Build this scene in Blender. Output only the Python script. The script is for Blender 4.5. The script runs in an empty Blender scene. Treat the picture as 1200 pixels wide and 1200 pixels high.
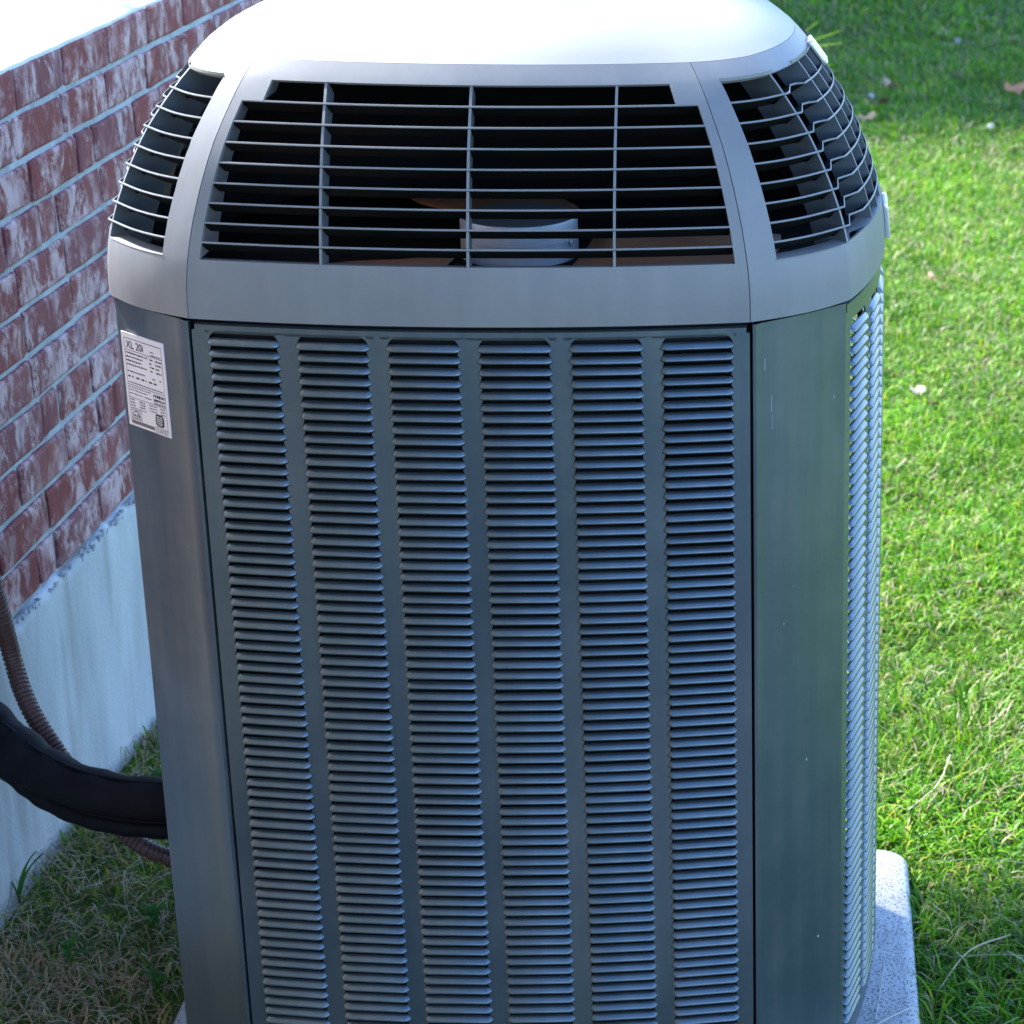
import bpy, bmesh, math, random
import numpy as np
from mathutils import Vector, Matrix
R = math.radians
random.seed(7); RNG = np.random.default_rng(11)
scene = bpy.context.scene
C = scene.collection

# ------------------------------------------------------------------ camera
cd = bpy.data.cameras.new('camera'); cam = bpy.data.objects.new('camera', cd); C.objects.link(cam)
scene.camera = cam
CAM = Vector((0.39976, -2.73710, 0.75570))
H_, P_, R_ = 0.0423649, 0.3488165, 0.0180504
fw = Vector((math.sin(H_)*math.cos(P_), math.cos(H_)*math.cos(P_), -math.sin(P_)))
rt = Vector((math.cos(H_), -math.sin(H_), 0)); up = rt.cross(fw)
rt2 = rt*math.cos(R_) + up*math.sin(R_); up2 = up*math.cos(R_) - rt*math.sin(R_)
m = Matrix((rt2, up2, -fw)).transposed().to_4x4(); m.translation = CAM
cam.matrix_world = m
cd.sensor_width = 36; cd.sensor_fit = 'HORIZONTAL'
cd.lens = 2787.6/1200*36
cd.shift_x = (600-1059.1)/1200
cd.clip_start = 0.05; cd.clip_end = 500
cd.dof.use_dof = True; cd.dof.focus_distance = 2.85; cd.dof.aperture_fstop = 13
scene.render.resolution_x = scene.render.resolution_y = 1024

# ------------------------------------------------------------------ light
SUN_EL = R(46); SX, SY = -0.75, 0.66
w = bpy.data.worlds.new('World'); scene.world = w; w.use_nodes = True
nt = w.node_tree; bg = nt.nodes['Background']
sky = nt.nodes.new('ShaderNodeTexSky'); sky.sky_type = 'NISHITA'; sky.sun_disc = False
sky.sun_elevation = SUN_EL; sky.sun_rotation = math.atan2(SX, SY); sky.air_density = 1.0; sky.dust_density = 0.3; sky.ozone_density = 4.0
nt.links.new(sky.outputs[0], bg.inputs[0]); bg.inputs[1].default_value = 0.15
ld = bpy.data.lights.new('sun', 'SUN'); ld.energy = 5.0; ld.angle = R(2.5); ld.color = (1, 0.93, 0.82)
sun = bpy.data.objects.new('sun', ld); C.objects.link(sun)
sd = Vector((SX*math.cos(SUN_EL), SY*math.cos(SUN_EL), math.sin(SUN_EL)))
sun.rotation_euler = sd.to_track_quat('Z', 'Y').to_euler(); sun.location = (-4, 4, 8)
vs = scene.view_settings
vs.view_transform = 'Standard'; vs.look = 'None'; vs.gamma = 1; vs.use_curve_mapping = False
vs.exposure = 2.0
vs.use_white_balance = True; vs.white_balance_temperature = 5750; vs.white_balance_tint = 10
scene.cycles.max_bounces = 6; scene.cycles.diffuse_bounces = 3; scene.cycles.glossy_bounces = 3; scene.cycles.transmission_bounces = 3; scene.cycles.caustics_reflective = False; scene.cycles.caustics_refractive = False

# ------------------------------------------------------------------ materials
def mat(name, col, rough=0.5, spec=0.5, metal=0.0, var=0.0, vscale=8, bump=0.0, bscale=60, coat=0.0, stretch=None):
    M = bpy.data.materials.new(name); M.use_nodes = True
    n = M.node_tree.nodes; l = M.node_tree.links; b = n['Principled BSDF']
    b.inputs['Base Color'].default_value = (*col, 1); b.inputs['Roughness'].default_value = rough
    b.inputs['Specular IOR Level'].default_value = spec; b.inputs['Metallic'].default_value = metal
    b.inputs['Coat Weight'].default_value = coat
    tc = n.new('ShaderNodeTexCoord'); vec = tc.outputs['Object']
    if stretch:
        mp = n.new('ShaderNodeMapping'); mp.inputs['Scale'].default_value = stretch
        l.new(vec, mp.inputs[0]); vec = mp.outputs[0]
    if var:
        t = n.new('ShaderNodeTexNoise'); t.inputs['Scale'].default_value = vscale; t.inputs['Detail'].default_value = 6
        t.inputs['Roughness'].default_value = 0.65; l.new(vec, t.inputs[0])
        r = n.new('ShaderNodeValToRGB'); r.color_ramp.elements[0].position = 0.3; r.color_ramp.elements[1].position = 0.72
        r.color_ramp.elements[0].color = (*[c*(1-var) for c in col], 1); r.color_ramp.elements[1].color = (*[min(1, c*(1+var)) for c in col], 1)
        l.new(t.outputs[0], r.inputs[0]); l.new(r.outputs[0], b.inputs['Base Color'])
        rr = n.new('ShaderNodeMapRange'); rr.inputs[3].default_value = max(0, rough-0.08); rr.inputs[4].default_value = rough+0.1
        l.new(t.outputs[0], rr.inputs[0]); l.new(rr.outputs[0], b.inputs['Roughness'])
    if bump:
        t2 = n.new('ShaderNodeTexNoise'); t2.inputs['Scale'].default_value = bscale; t2.inputs['Detail'].default_value = 5; l.new(vec, t2.inputs[0])
        bp = n.new('ShaderNodeBump'); bp.inputs['Strength'].default_value = bump; bp.inputs['Distance'].default_value = 0.002
        l.new(t2.outputs[0], bp.inputs['Height']); l.new(bp.outputs[0], b.inputs['Normal'])
    return M

def paint(name, col, rough):
    """Powder coat with faint dust, a few pale specks."""
    M = mat(name, col, rough, 0.5, var=0.07, vscale=3.5, bump=0.04, bscale=900)
    n = M.node_tree.nodes; l = M.node_tree.links; b = n['Principled BSDF']
    src = b.inputs['Base Color'].links[0].from_socket
    tc = n.new('ShaderNodeTexCoord')
    v = n.new('ShaderNodeTexVoronoi'); v.inputs['Scale'].default_value = 55; l.new(tc.outputs['Object'], v.inputs[0])
    lt = n.new('ShaderNodeMath'); lt.operation = 'LESS_THAN'; lt.inputs[1].default_value = 0.045; l.new(v.outputs['Distance'], lt.inputs[0])
    wn = n.new('ShaderNodeSeparateColor'); l.new(v.outputs['Color'], wn.inputs[0])
    g = n.new('ShaderNodeMath'); g.operation = 'GREATER_THAN'; g.inputs[1].default_value = 0.93; l.new(wn.outputs[0], g.inputs[0])
    mu = n.new('ShaderNodeMath'); mu.operation = 'MULTIPLY'; l.new(lt.outputs[0], mu.inputs[0]); l.new(g.outputs[0], mu.inputs[1])
    mx = n.new('ShaderNodeMix'); mx.data_type = 'RGBA'; l.new(mu.outputs[0], mx.inputs[0]); l.new(src, mx.inputs[6])
    mx.inputs[7].default_value = (0.4, 0.4, 0.38, 1)
    mp = n.new('ShaderNodeMapping'); mp.inputs['Scale'].default_value = (38, 38, 1.3); l.new(tc.outputs['Object'], mp.inputs[0])
    ts = n.new('ShaderNodeTexNoise'); ts.inputs['Scale'].default_value = 1; ts.inputs['Detail'].default_value = 5; l.new(mp.outputs[0], ts.inputs[0])
    tb = n.new('ShaderNodeTexNoise'); tb.inputs['Scale'].default_value = 7; tb.inputs['Detail'].default_value = 6; tb.inputs['Roughness'].default_value = .7; l.new(tc.outputs['Object'], tb.inputs[0])
    mm_ = n.new('ShaderNodeMath'); mm_.operation = 'MULTIPLY'; l.new(ts.outputs[0], mm_.inputs[0]); l.new(tb.outputs[0], mm_.inputs[1])
    rs = n.new('ShaderNodeMapRange'); rs.inputs[1].default_value = .18; rs.inputs[2].default_value = .42; rs.inputs[3].default_value = 0; rs.inputs[4].default_value = .22; l.new(mm_.outputs[0], rs.inputs[0])
    md = n.new('ShaderNodeMix'); md.data_type = 'RGBA'; l.new(rs.outputs[0], md.inputs[0]); l.new(mx.outputs[2], md.inputs[6]); md.inputs[7].default_value = (0.34, 0.33, 0.30, 1)
    l.new(md.outputs[2], b.inputs['Base Color'])
    return M

M = {}
M['paint'] = paint('cabinet_paint', (0.112, 0.150, 0.182), 0.38)
M['paint'].node_tree.nodes['Principled BSDF'].inputs['Metallic'].default_value = 0.72
M['paint'].node_tree.nodes['Principled BSDF'].inputs['Coat Weight'].default_value = 0.4; M['paint'].node_tree.nodes['Principled BSDF'].inputs['Coat IOR'].default_value = 1.5; M['paint'].node_tree.nodes['Principled BSDF'].inputs['Coat Roughness'].default_value = 0.22
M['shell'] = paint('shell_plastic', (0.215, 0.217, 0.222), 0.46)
M['lid'] = paint('sunlit_lid_plastic', (0.34, 0.335, 0.33), 0.5)  # lid lighter than the shell, sunlit brightness put into the colour
M['slatshade'] = mat('slat_shade', (0.008, 0.009, 0.010), 0.7, 0.15, var=0.15)  # near-black for slat inner faces, their shade put into the colour
M['ribgrey'] = mat('rib_shade_grey', (0.11, 0.125, 0.135), 0.5, 0.4, var=0.1)  # rib sides darkened, shade put into the colour; also the darker motor top
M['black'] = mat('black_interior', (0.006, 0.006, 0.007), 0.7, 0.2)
M['motor'] = mat('motor_steel', (0.62, 0.62, 0.63), 0.38, 0.5, 0.25, var=0.12, vscale=20)
M['blade'] = mat('fan_blade', (0.32, 0.155, 0.08), 0.5, var=0.25, vscale=14)
M['chrome'] = mat('badge_metal', (0.75, 0.75, 0.77), 0.25, 0.5, 0.6)
M['plate'] = mat('plate_paper', (0.80, 0.74, 0.75), 0.45, var=0.03)
M['ink'] = mat('plate_ink', (0.035, 0.03, 0.035), 0.5)
M['greyink'] = mat('plate_grey_ink', (0.16, 0.15, 0.155), 0.5)
M['pipe'] = mat('pipe_insulation', (0.007, 0.006, 0.007), 0.68, 0.18, var=0.5, vscale=18, bump=0.5, bscale=45)
M['conduit'] = mat('conduit_plastic', (0.12, 0.058, 0.045), 0.45, var=0.2, vscale=20)
M['bark'] = mat('bark', (0.09, 0.065, 0.045), 0.9, 0.2, var=0.4, vscale=9, bump=1, bscale=20)

def mortar_mat():
    Mm = mat('mortar', (0.46, 0.47, 0.50), 0.9, 0.2, var=0.28, vscale=22, bump=0.9, bscale=140); return Mm
M['mortar'] = mortar_mat()

def brick_mat():
    Mm = bpy.data.materials.new('tumbled_brick'); Mm.use_nodes = True
    n = Mm.node_tree.nodes; l = Mm.node_tree.links; b = n['Principled BSDF']
    b.inputs['Roughness'].default_value = 0.8; b.inputs['Specular IOR Level'].default_value = 0.3
    tc = n.new('ShaderNodeTexCoord'); oi = n.new('ShaderNodeObjectInfo')
    add = n.new('ShaderNodeVectorMath'); add.operation = 'ADD'
    sc = n.new('ShaderNodeVectorMath'); sc.operation = 'SCALE'; sc.inputs['Scale'].default_value = 37
    cv = n.new('ShaderNodeCombineXYZ')
    for k in range(3): l.new(oi.outputs['Random'], cv.inputs[k])
    l.new(cv.outputs[0], sc.inputs[0]); l.new(tc.outputs['Object'], add.inputs[0]); l.new(sc.outputs[0], add.inputs[1])
    def noise(scale, det, mapping, rough=0.6, dist=0.0):
        mp = n.new('ShaderNodeMapping'); mp.inputs['Scale'].default_value = mapping; l.new(add.outputs[0], mp.inputs[0])
        t = n.new('ShaderNodeTexNoise'); t.inputs['Scale'].default_value = scale; t.inputs['Detail'].default_value = det
        t.inputs['Roughness'].default_value = rough; t.inputs['Distortion'].default_value = dist; l.new(mp.outputs[0], t.inputs[0]); return t
    base = n.new('ShaderNodeValToRGB'); e = base.color_ramp.elements
    e[0].position = 0; e[0].color = (0.13, 0.036, 0.045, 1); e[1].position = 1; e[1].color = (0.40, 0.11, 0.075, 1)
    x = e.new(0.35); x.color = (0.26, 0.065, 0.060, 1); x = e.new(0.7); x.color = (0.24, 0.085, 0.095, 1)
    t0 = noise(14, 4, (1, 1, 0.5))
    ma = n.new('ShaderNodeMath'); ma.operation = 'MULTIPLY_ADD'; ma.inputs[1].default_value = 0.55
    l.new(oi.outputs['Random'], ma.inputs[0])
    mb = n.new('ShaderNodeMath'); mb.operation = 'MULTIPLY'; mb.inputs[1].default_value = 0.5; l.new(t0.outputs[0], mb.inputs[0])
    l.new(mb.outputs[0], ma.inputs[2]); l.new(ma.outputs[0], base.inputs[0])
    # lime smears dragged down the face
    t1 = noise(21, 10, (1, 1, 0.62), 0.82, 0.35); t2 = noise(10, 4, (1, 1, 0.7), 0.65)
    r1 = n.new('ShaderNodeMapRange'); r1.inputs[1].default_value = 0.47; r1.inputs[2].default_value = 0.55; l.new(t1.outputs[0], r1.inputs[0])
    r2 = n.new('ShaderNodeMapRange'); r2.inputs[1].default_value = 0.36; r2.inputs[2].default_value = 0.56; l.new(t2.outputs[0], r2.inputs[0])
    mu = n.new('ShaderNodeMath'); mu.operation = 'MULTIPLY'; l.new(r1.outputs[0], mu.inputs[0]); l.new(r2.outputs[0], mu.inputs[1])
    mu2 = n.new('ShaderNodeMath'); mu2.operation = 'MULTIPLY'; mu2.inputs[1].default_value = 0.86; l.new(mu.outputs[0], mu2.inputs[0])
    mx = n.new('ShaderNodeMix'); mx.data_type = 'RGBA'; l.new(mu2.outputs[0], mx.inputs[0]); l.new(base.outputs[0], mx.inputs[6])
    mx.inputs[7].default_value = (0.72, 0.52, 0.52, 1)
    # dark kiln streaks
    t3 = noise(30, 5, (1, 1, 0.25), 0.6, 0.3)
    r3 = n.new('ShaderNodeMapRange'); r3.inputs[1].default_value = 0.60; r3.inputs[2].default_value = 0.70; r3.inputs[4].default_value = 0.65; l.new(t3.outputs[0], r3.inputs[0])
    mx2 = n.new('ShaderNodeMix'); mx2.data_type = 'RGBA'; l.new(r3.outputs[0], mx2.inputs[0]); l.new(mx.outputs[2], mx2.inputs[6])
    mx2.inputs[7].default_value = (0.085, 0.045, 0.05, 1)
    l.new(mx2.outputs[2], b.inputs['Base Color'])
    bp = n.new('ShaderNodeBump'); bp.inputs['Strength'].default_value = 0.9; bp.inputs['Distance'].default_value = 0.004
    l.new(t1.outputs[0], bp.inputs['Height']); l.new(bp.outputs[0], b.inputs['Normal'])
    return Mm
M['brick'] = brick_mat()

def concrete_mat(name, col, lo, hi, sc, bump, pits=False, streak=False):
    Mm = bpy.data.materials.new(name); Mm.use_nodes = True
    n = Mm.node_tree.nodes; l = Mm.node_tree.links; b = n['Principled BSDF']
    b.inputs['Roughness'].default_value = 0.88; b.inputs['Specular IOR Level'].default_value = 0.25
    tc = n.new('ShaderNodeTexCoord')
    mp = n.new('ShaderNodeMapping'); mp.inputs['Scale'].default_value = (1, 1, 0.3) if streak else (1, 1, 1); l.new(tc.outputs['Object'], mp.inputs[0])
    t = n.new('ShaderNodeTexNoise'); t.inputs['Scale'].default_value = sc; t.inputs['Detail'].default_value = 8; t.inputs['Roughness'].default_value = 0.68; l.new(mp.outputs[0], t.inputs[0])
    r = n.new('ShaderNodeValToRGB'); r.color_ramp.elements[0].position = 0.28; r.color_ramp.elements[1].position = 0.66
    r.color_ramp.elements[0].color = (*[c*lo for c in col], 1); r.color_ramp.elements[1].color = (*[c*hi for c in col], 1)
    l.new(t.outputs[0], r.inputs[0]); out = r.outputs[0]
    t2 = n.new('ShaderNodeTexNoise'); t2.inputs['Scale'].default_value = 160; t2.inputs['Detail'].default_value = 4; l.new(tc.outputs['Object'], t2.inputs[0])
    h = t2.outputs[0]
    if streak:   # earth splash and rusty runs
        t4 = n.new('ShaderNodeTexNoise'); t4.inputs['Scale'].default_value = 16; t4.inputs['Detail'].default_value = 6
        mp4 = n.new('ShaderNodeMapping'); mp4.inputs['Scale'].default_value = (1, 1, 0.15); l.new(tc.outputs['Object'], mp4.inputs[0]); l.new(mp4.outputs[0], t4.inputs[0])
        r4 = n.new('ShaderNodeMapRange'); r4.inputs[1].default_value = 0.52; r4.inputs[2].default_value = 0.72; r4.inputs[4].default_value = 0.55; l.new(t4.outputs[0], r4.inputs[0])
        mx = n.new('ShaderNodeMix'); mx.data_type = 'RGBA'; l.new(r4.outputs[0], mx.inputs[0]); l.new(out, mx.inputs[6]); mx.inputs[7].default_value = (0.27, 0.24, 0.22, 1); out = mx.outputs[2]
    if pits:
        v = n.new('ShaderNodeTexVoronoi'); v.inputs['Scale'].default_value = 210; v.feature = 'F1'; l.new(tc.outputs['Object'], v.inputs[0])
        r5 = n.new('ShaderNodeMapRange'); r5.inputs[1].default_value = 0.12; r5.inputs[2].default_value = 0.42; l.new(v.outputs['Distance'], r5.inputs[0])
        t6 = n.new('ShaderNodeTexNoise'); t6.inputs['Scale'].default_value = 90; l.new(tc.outputs['Object'], t6.inputs[0])
        r6 = n.new('ShaderNodeMapRange'); r6.inputs[1].default_value = 0.52; r6.inputs[2].default_value = 0.68; l.new(t6.outputs[0], r6.inputs[0])
        m6 = n.new('ShaderNodeMath'); m6.operation = 'MAXIMUM'; l.new(r5.outputs[0], m6.inputs[0]); l.new(r6.outputs[0], m6.inputs[1])
        mx = n.new('ShaderNodeMix'); mx.data_type = 'RGBA'; l.new(m6.outputs[0], mx.inputs[0]); l.new(out, mx.inputs[7]); mx.inputs[6].default_value = (0.16, 0.15, 0.16, 1); out = mx.outputs[2]
        ad = n.new('ShaderNodeMath'); ad.operation = 'ADD'; l.new(m6.outputs[0], ad.inputs[0]); l.new(t2.outputs[0], ad.inputs[1]); h = ad.outputs[0]
    l.new(out, b.inputs['Base Color'])
    bp = n.new('ShaderNodeBump'); bp.inputs['Strength'].default_value = bump; bp.inputs['Distance'].default_value = 0.0025
    l.new(h, bp.inputs['Height']); l.new(bp.outputs[0], b.inputs['Normal'])
    return Mm
M['footing'] = concrete_mat('footing_concrete', (0.58, 0.58, 0.58), 0.72, 1.12, 5, 0.5, streak=True)
M['pad'] = concrete_mat('pad_concrete', (0.52, 0.51, 0.51), 0.8, 1.1, 12, 0.9, pits=True)
M['coping'] = concrete_mat('coping_stone', (0.74, 0.70, 0.62), 0.85, 1.1, 14, 0.5)

def soil_mat():
    Mm = bpy.data.materials.new('lawn_soil'); Mm.use_nodes = True
    n = Mm.node_tree.nodes; l = Mm.node_tree.links; b = n['Principled BSDF']; b.inputs['Roughness'].default_value = 1; b.inputs['Specular IOR Level'].default_value = 0.1
    tc = n.new('ShaderNodeTexCoord'); t = n.new('ShaderNodeTexNoise'); t.inputs['Scale'].default_value = 6; t.inputs['Detail'].default_value = 9; t.inputs['Roughness'].default_value = 0.75; l.new(tc.outputs['Object'], t.inputs[0])
    r = n.new('ShaderNodeValToRGB'); e = r.color_ramp.elements; e[0].position = 0.3; e[0].color = (0.045, 0.040, 0.016, 1); e[1].position = 0.7; e[1].color = (0.075, 0.150, 0.016, 1)
    x = e.new(0.52); x.color = (0.06, 0.095, 0.020, 1)
    l.new(t.outputs[0], r.inputs[0]); l.new(r.outputs[0], b.inputs['Base Color'])
    return Mm
M['soil'] = soil_mat()

def leaf_mat(name, col=None, trans=0.35, rough=0.45):
    Mm = bpy.data.materials.new(name); Mm.use_nodes = True
    n = Mm.node_tree.nodes; l = Mm.node_tree.links; b = n['Principled BSDF']; o = n['Material Output']
    b.inputs['Roughness'].default_value = rough; b.inputs['Specular IOR Level'].default_value = 0.2
    tr = n.new('ShaderNodeBsdfTranslucent'); mix = n.new('ShaderNodeMixShader'); mix.inputs[0].default_value = trans
    if col:
        tc = n.new('ShaderNodeTexCoord'); t = n.new('ShaderNodeTexNoise'); t.inputs['Scale'].default_value = 40; l.new(tc.outputs['Object'], t.inputs[0])
        r = n.new('ShaderNodeValToRGB'); r.color_ramp.elements[0].color = (*[c*0.6 for c in col], 1); r.color_ramp.elements[1].color = (*[c*1.3 for c in col], 1)
        l.new(t.outputs[0], r.inputs[0]); src = r.outputs[0]
    else:
        a = n.new('ShaderNodeAttribute'); a.attribute_name = 'col'; src = a.outputs['Color']
    l.new(src, b.inputs['Base Color']); l.new(src, tr.inputs[0])
    l.new(b.outputs[0], mix.inputs[1]); l.new(tr.outputs[0], mix.inputs[2]); l.new(mix.outputs[0], o.inputs[0])
    return Mm
M['grass'] = leaf_mat('grass_blade')
M['straw'] = leaf_mat('dry_straw', None, 0.1, 0.7)
M['tree_leaf'] = leaf_mat('tree_leaf', (0.05, 0.11, 0.02))
M['strap'] = leaf_mat('strap_leaf', (0.26, 0.42, 0.05))

# ------------------------------------------------------------------ helpers
def empty(name, loc=(0, 0, 0), rz=0):
    o = bpy.data.objects.new(name, None); C.objects.link(o); o.location = loc; o.rotation_euler = (0, 0, rz)
    o.empty_display_size = 0.1; return o
def tag(o, label=None, cat=None, group=None, kind=None):
    if label: o['label'] = label
    if cat: o['category'] = cat
    if group: o['group'] = group
    if kind: o['kind'] = kind
    return o
def mesh(name, v, f, mats, smooth=False, idx=None):
    me = bpy.data.meshes.new(name); me.from_pydata([tuple(p) for p in v], [], f)
    for mm in (mats if isinstance(mats, (list, tuple)) else [mats]): me.materials.append(mm)
    if idx is not None: me.polygons.foreach_set('material_index', idx)
    if smooth: me.polygons.foreach_set('use_smooth', [True]*len(me.polygons))
    me.update(); return me
def obj(name, me, parent=None, loc=(0, 0, 0), rz=0):
    o = bpy.data.objects.new(name, me); C.objects.link(o); o.location = loc; o.rotation_euler = (0, 0, rz)
    if parent: o.parent = parent
    return o
class MB:
    def __init__(s): s.v = []; s.f = []; s.i = []
    def quadgrid(s, rows, mi=0, flip=False, closed=False):
        n0 = len(s.v); nr = len(rows); nc = len(rows[0])
        for r in rows: s.v += [tuple(p) for p in r]
        for a in range(nr-1):
            for b in range(nc if closed else nc-1):
                b2 = (b+1) % nc
                q = [n0+a*nc+b, n0+a*nc+b2, n0+(a+1)*nc+b2, n0+(a+1)*nc+b]
                s.f.append(q[::-1] if flip else q); s.i.append(mi)
    def box(s, c, d, mi=0, rot=None):
        n0 = len(s.v)
        for x in (-1, 1):
            for y in (-1, 1):
                for z in (-1, 1):
                    p = Vector((x*d[0]/2, y*d[1]/2, z*d[2]/2))
                    if rot: p = rot @ p
                    s.v.append(tuple(p+Vector(c)))
        for q in ((0, 1, 3, 2), (4, 6, 7, 5), (0, 4, 5, 1), (2, 3, 7, 6), (0, 2, 6, 4), (1, 5, 7, 3)):
            s.f.append([n0+k for k in q]); s.i.append(mi)
    def poly(s, pts, mi=0):
        n0 = len(s.v); s.v += [tuple(p) for p in pts]; s.f.append(list(range(n0, n0+len(pts)))); s.i.append(mi)
    def build(s, name, mats, parent=None, smooth=False, loc=(0, 0, 0), rz=0):
        return obj(name, mesh(name, s.v, s.f, mats, smooth, s.i), parent, loc, rz)
def catmull(pts, n):
    pts = [Vector(p) for p in pts]; P = [2*pts[0]-pts[1]]+pts+[2*pts[-1]-pts[-2]]; out = []
    for i in range(1, len(P)-2):
        for k in range(n):
            t = k/n; a, b, c, d = P[i-1:i+3]
            out.append(0.5*((2*b)+(c-a)*t+(2*a-5*b+4*c-d)*t*t+(3*b-a-3*c+d)*t**3))
    out.append(pts[-1]); return out
def tube(mb, path, rad, ns=16, mi=0):
    rows = []; prev = None
    for i, p in enumerate(path):
        t = (path[min(i+1, len(path)-1)]-path[max(i-1, 0)]).normalized()
        nrm = (prev - t*prev.dot(t)).normalized() if prev else t.orthogonal().normalized()
        prev = nrm; bn = t.cross(nrm); r = rad(i) if callable(rad) else rad
        rows.append([p+(nrm*math.cos(2*math.pi*k/ns)+bn*math.sin(2*math.pi*k/ns))*r for k in range(ns)])
    mb.quadgrid(rows, mi, closed=True)
def bevel(o, wdt, seg=2):
    b = o.modifiers.new('bevel', 'BEVEL'); b.width = wdt; b.segments = seg; b.limit_method = 'ANGLE'; b.angle_limit = R(40); return o

ZG = -1.20            # ground level (unit's shell seam is z = 0)
# ------------------------------------------------------------------ ground
g = 70; N = 60
xs = np.sign(np.linspace(-1, 1, N))*np.abs(np.linspace(-1, 1, N))**3*g
v = []
def gz(x, y):
    if abs(x) > 20 or abs(y) > 20: return ZG
    return ZG + 0.012*math.sin(x*2.1+0.6)*math.cos(y*1.7) + 0.055*min(1, max(0, (-.50-x)/.35))*min(1, max(0, 1.7-y))*(1 if x > -1.2 else 0)
for y in xs:
    for x in xs: v.append((x, y+2, gz(x, y+2)))
f = [[a*N+b, a*N+b+1, (a+1)*N+b+1, (a+1)*N+b] for a in range(N-1) for b in range(N-1)]
tag(obj('ground', mesh('ground', v, f, M['soil'], True)), 'earth of the lawn under the grass', kind='structure')

mb = MB()
rows = [[(x, y, gz(x, y)+.018+.0*x) for x in np.linspace(-.97, 5, 24)] for y in (-4.6, -3.4, -2.2, -1.2, -0.42)]
mb.quadgrid(rows)
tag(mb.build('added_path', mat('added_dark_paving', (0.07, 0.07, 0.075), .9, .2, var=.3, vscale=9, bump=.8, bscale=120), None, True), 'unseen dark paving added in front of the unit to darken its reflections', kind='structure')  # added out of view, dark so the cabinet mirrors less green lawn
# ------------------------------------------------------------------ brick wall
WS = 0.05; WA = -math.atan(WS)
wall = tag(empty('brick_wall', (-0.905, 0, ZG), WA), 'red tumbled brick wall with pale mortar on a concrete footing left of the unit', 'wall')
TH = 0.32; Y0, Y1 = -0.05, 4.2
zb = -0.724-ZG; CH = 0.0761; NCs = 11
zt = zb + NCs*CH
mb = MB()
# mortar body, recessed behind the brick faces, slightly uneven front
ny = 120; nz = 60
rows = []
for a in range(nz+1):
    rows.append([(-0.007+random.uniform(-1, 1)*0.0012, Y0+(Y1-Y0)*b/ny, zb-0.004+(zt-zb)*a/nz) for b in range(ny+1)])
mb.quadgrid(rows)
mb.box((-0.02-TH/2, (Y0+Y1)/2, (zb+zt)/2), (TH-0.02, Y1-Y0, zt-zb))
mb.build('mortar', M['mortar'], wall, True)
# footing with a ragged lip of squeezed-out mortar
mb = MB()
prof = [(0.008, -0.35), (0.007, 0.2), (0.006, zb-0.06), (0.006, zb-0.022), (0.0045, zb-0.009), (-0.004, zb-0.003), (-TH, zb-0.003)]
rows = []
for b in range(161):
    y = Y0+(Y1-Y0)*b/160
    j = 0.005*math.sin(y*21)+0.004*math.sin(y*57+1)+random.uniform(-.0025, .0025)
    rows.append([(x + (random.uniform(-.0006, .0006) if k < 3 else random.uniform(-.001, .0025)), y, z+(j if 2 <= k <= 5 else 0)) for k, (x, z) in enumerate(prof)])
mb.quadgrid(rows, flip=True)
mb.build('footing', M['footing'], wall, True)
mb = MB()
for b in range(150):   # crumbs of mortar along the joint
    y = random.uniform(0.5, 2.6); z = zb+random.gauss(-0.006, 0.004); s_ = random.uniform(.004, .013)
    mb.box((0.005, y, z), (random.uniform(.003, .007), s_, random.uniform(.003, .007)), rot=Matrix.Rotation(random.uniform(-.5, .5), 3, 'X'))
tag(mb.build('mortar_crumbs', M['mortar'], wall), kind='stuff')
def brick_mesh(seed, L):
    rg = random.Random(seed); h = 0.0655; d = 0.09; bv = 0.005
    ys = [-L/2, -L/2+bv*1.6, -L/6, L/6, L/2-bv*1.6, L/2]; zs = [-h/2, -h/2+bv, h/2-bv, h/2]
    rows = []
    for a, z in enumerate(zs):
        r = []
        for b, y in enumerate(ys):
            edge = (a in (0, 3)) + (b in (0, 5))
            x = [0.0, -0.0035, -0.007][edge] + rg.uniform(-.0013, .0013)
            r.append((x, y+rg.uniform(-.0012, .0012), z+rg.uniform(-.0012, .0012)))
        rows.append(r)
    mb = MB(); mb.quadgrid(rows)
    n = len(ys)
    per = [(0, b) for b in range(n)]+[(a, n-1) for a in range(1, 4)]+[(3, b) for b in range(n-2, -1, -1)]+[(a, 0) for a in (2, 1)]
    ring = [rows[a][b] for a, b in per]; mb.quadgrid([ring, [(-d, p[1], p[2]) for p in ring]], closed=True, flip=False)
    mb.f = [q[::-1] if k >= 15 else q for k, q in enumerate(mb.f)]
    return mesh('brick', mb.v, mb.f, M['brick'], False)
full = [brick_mesh(s, 0.212) for s in range(6)]; half = [brick_mesh(20+s, 0.072) for s in range(3)]; three = [brick_mesh(40+s, 0.150) for s in range(3)]
ROFF = {0: 0.942, 1: 1.011, 2: 1.125, 5: 0.995, 6: 0.985, 8: 1.085, 9: 1.04, 10: 1.065}
for c in range(NCs):
    zc = zb+CH*(c+0.5)
    off = ROFF.get(c, 1.0+0.111*(c % 2))
    for side in (1, -1):
        y = off
        first = True
        while Y0 < y < Y1:
            q = random.random()
            if c == 0 and side == 1 and first: L, pool = 0.072, half
            elif q < 0.10: L, pool = 0.072, half
            elif q < 0.2: L, pool = 0.150, three
            else: L, pool = 0.212, full
            first = False
            cy = y + side*(L/2+0.005)
            y += side*(L+0.010)
            if Y0-.02 < cy-L/2 and cy+L/2 < Y1+.02:
                o = obj('brick', random.choice(pool), wall, (random.uniform(-.002, .0025), cy, zc+random.uniform(-.0012, .0012)))
                o.rotation_euler = (random.uniform(-.012, .012), 0, random.uniform(-.012, .012)+(math.pi if False else 0))
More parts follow.
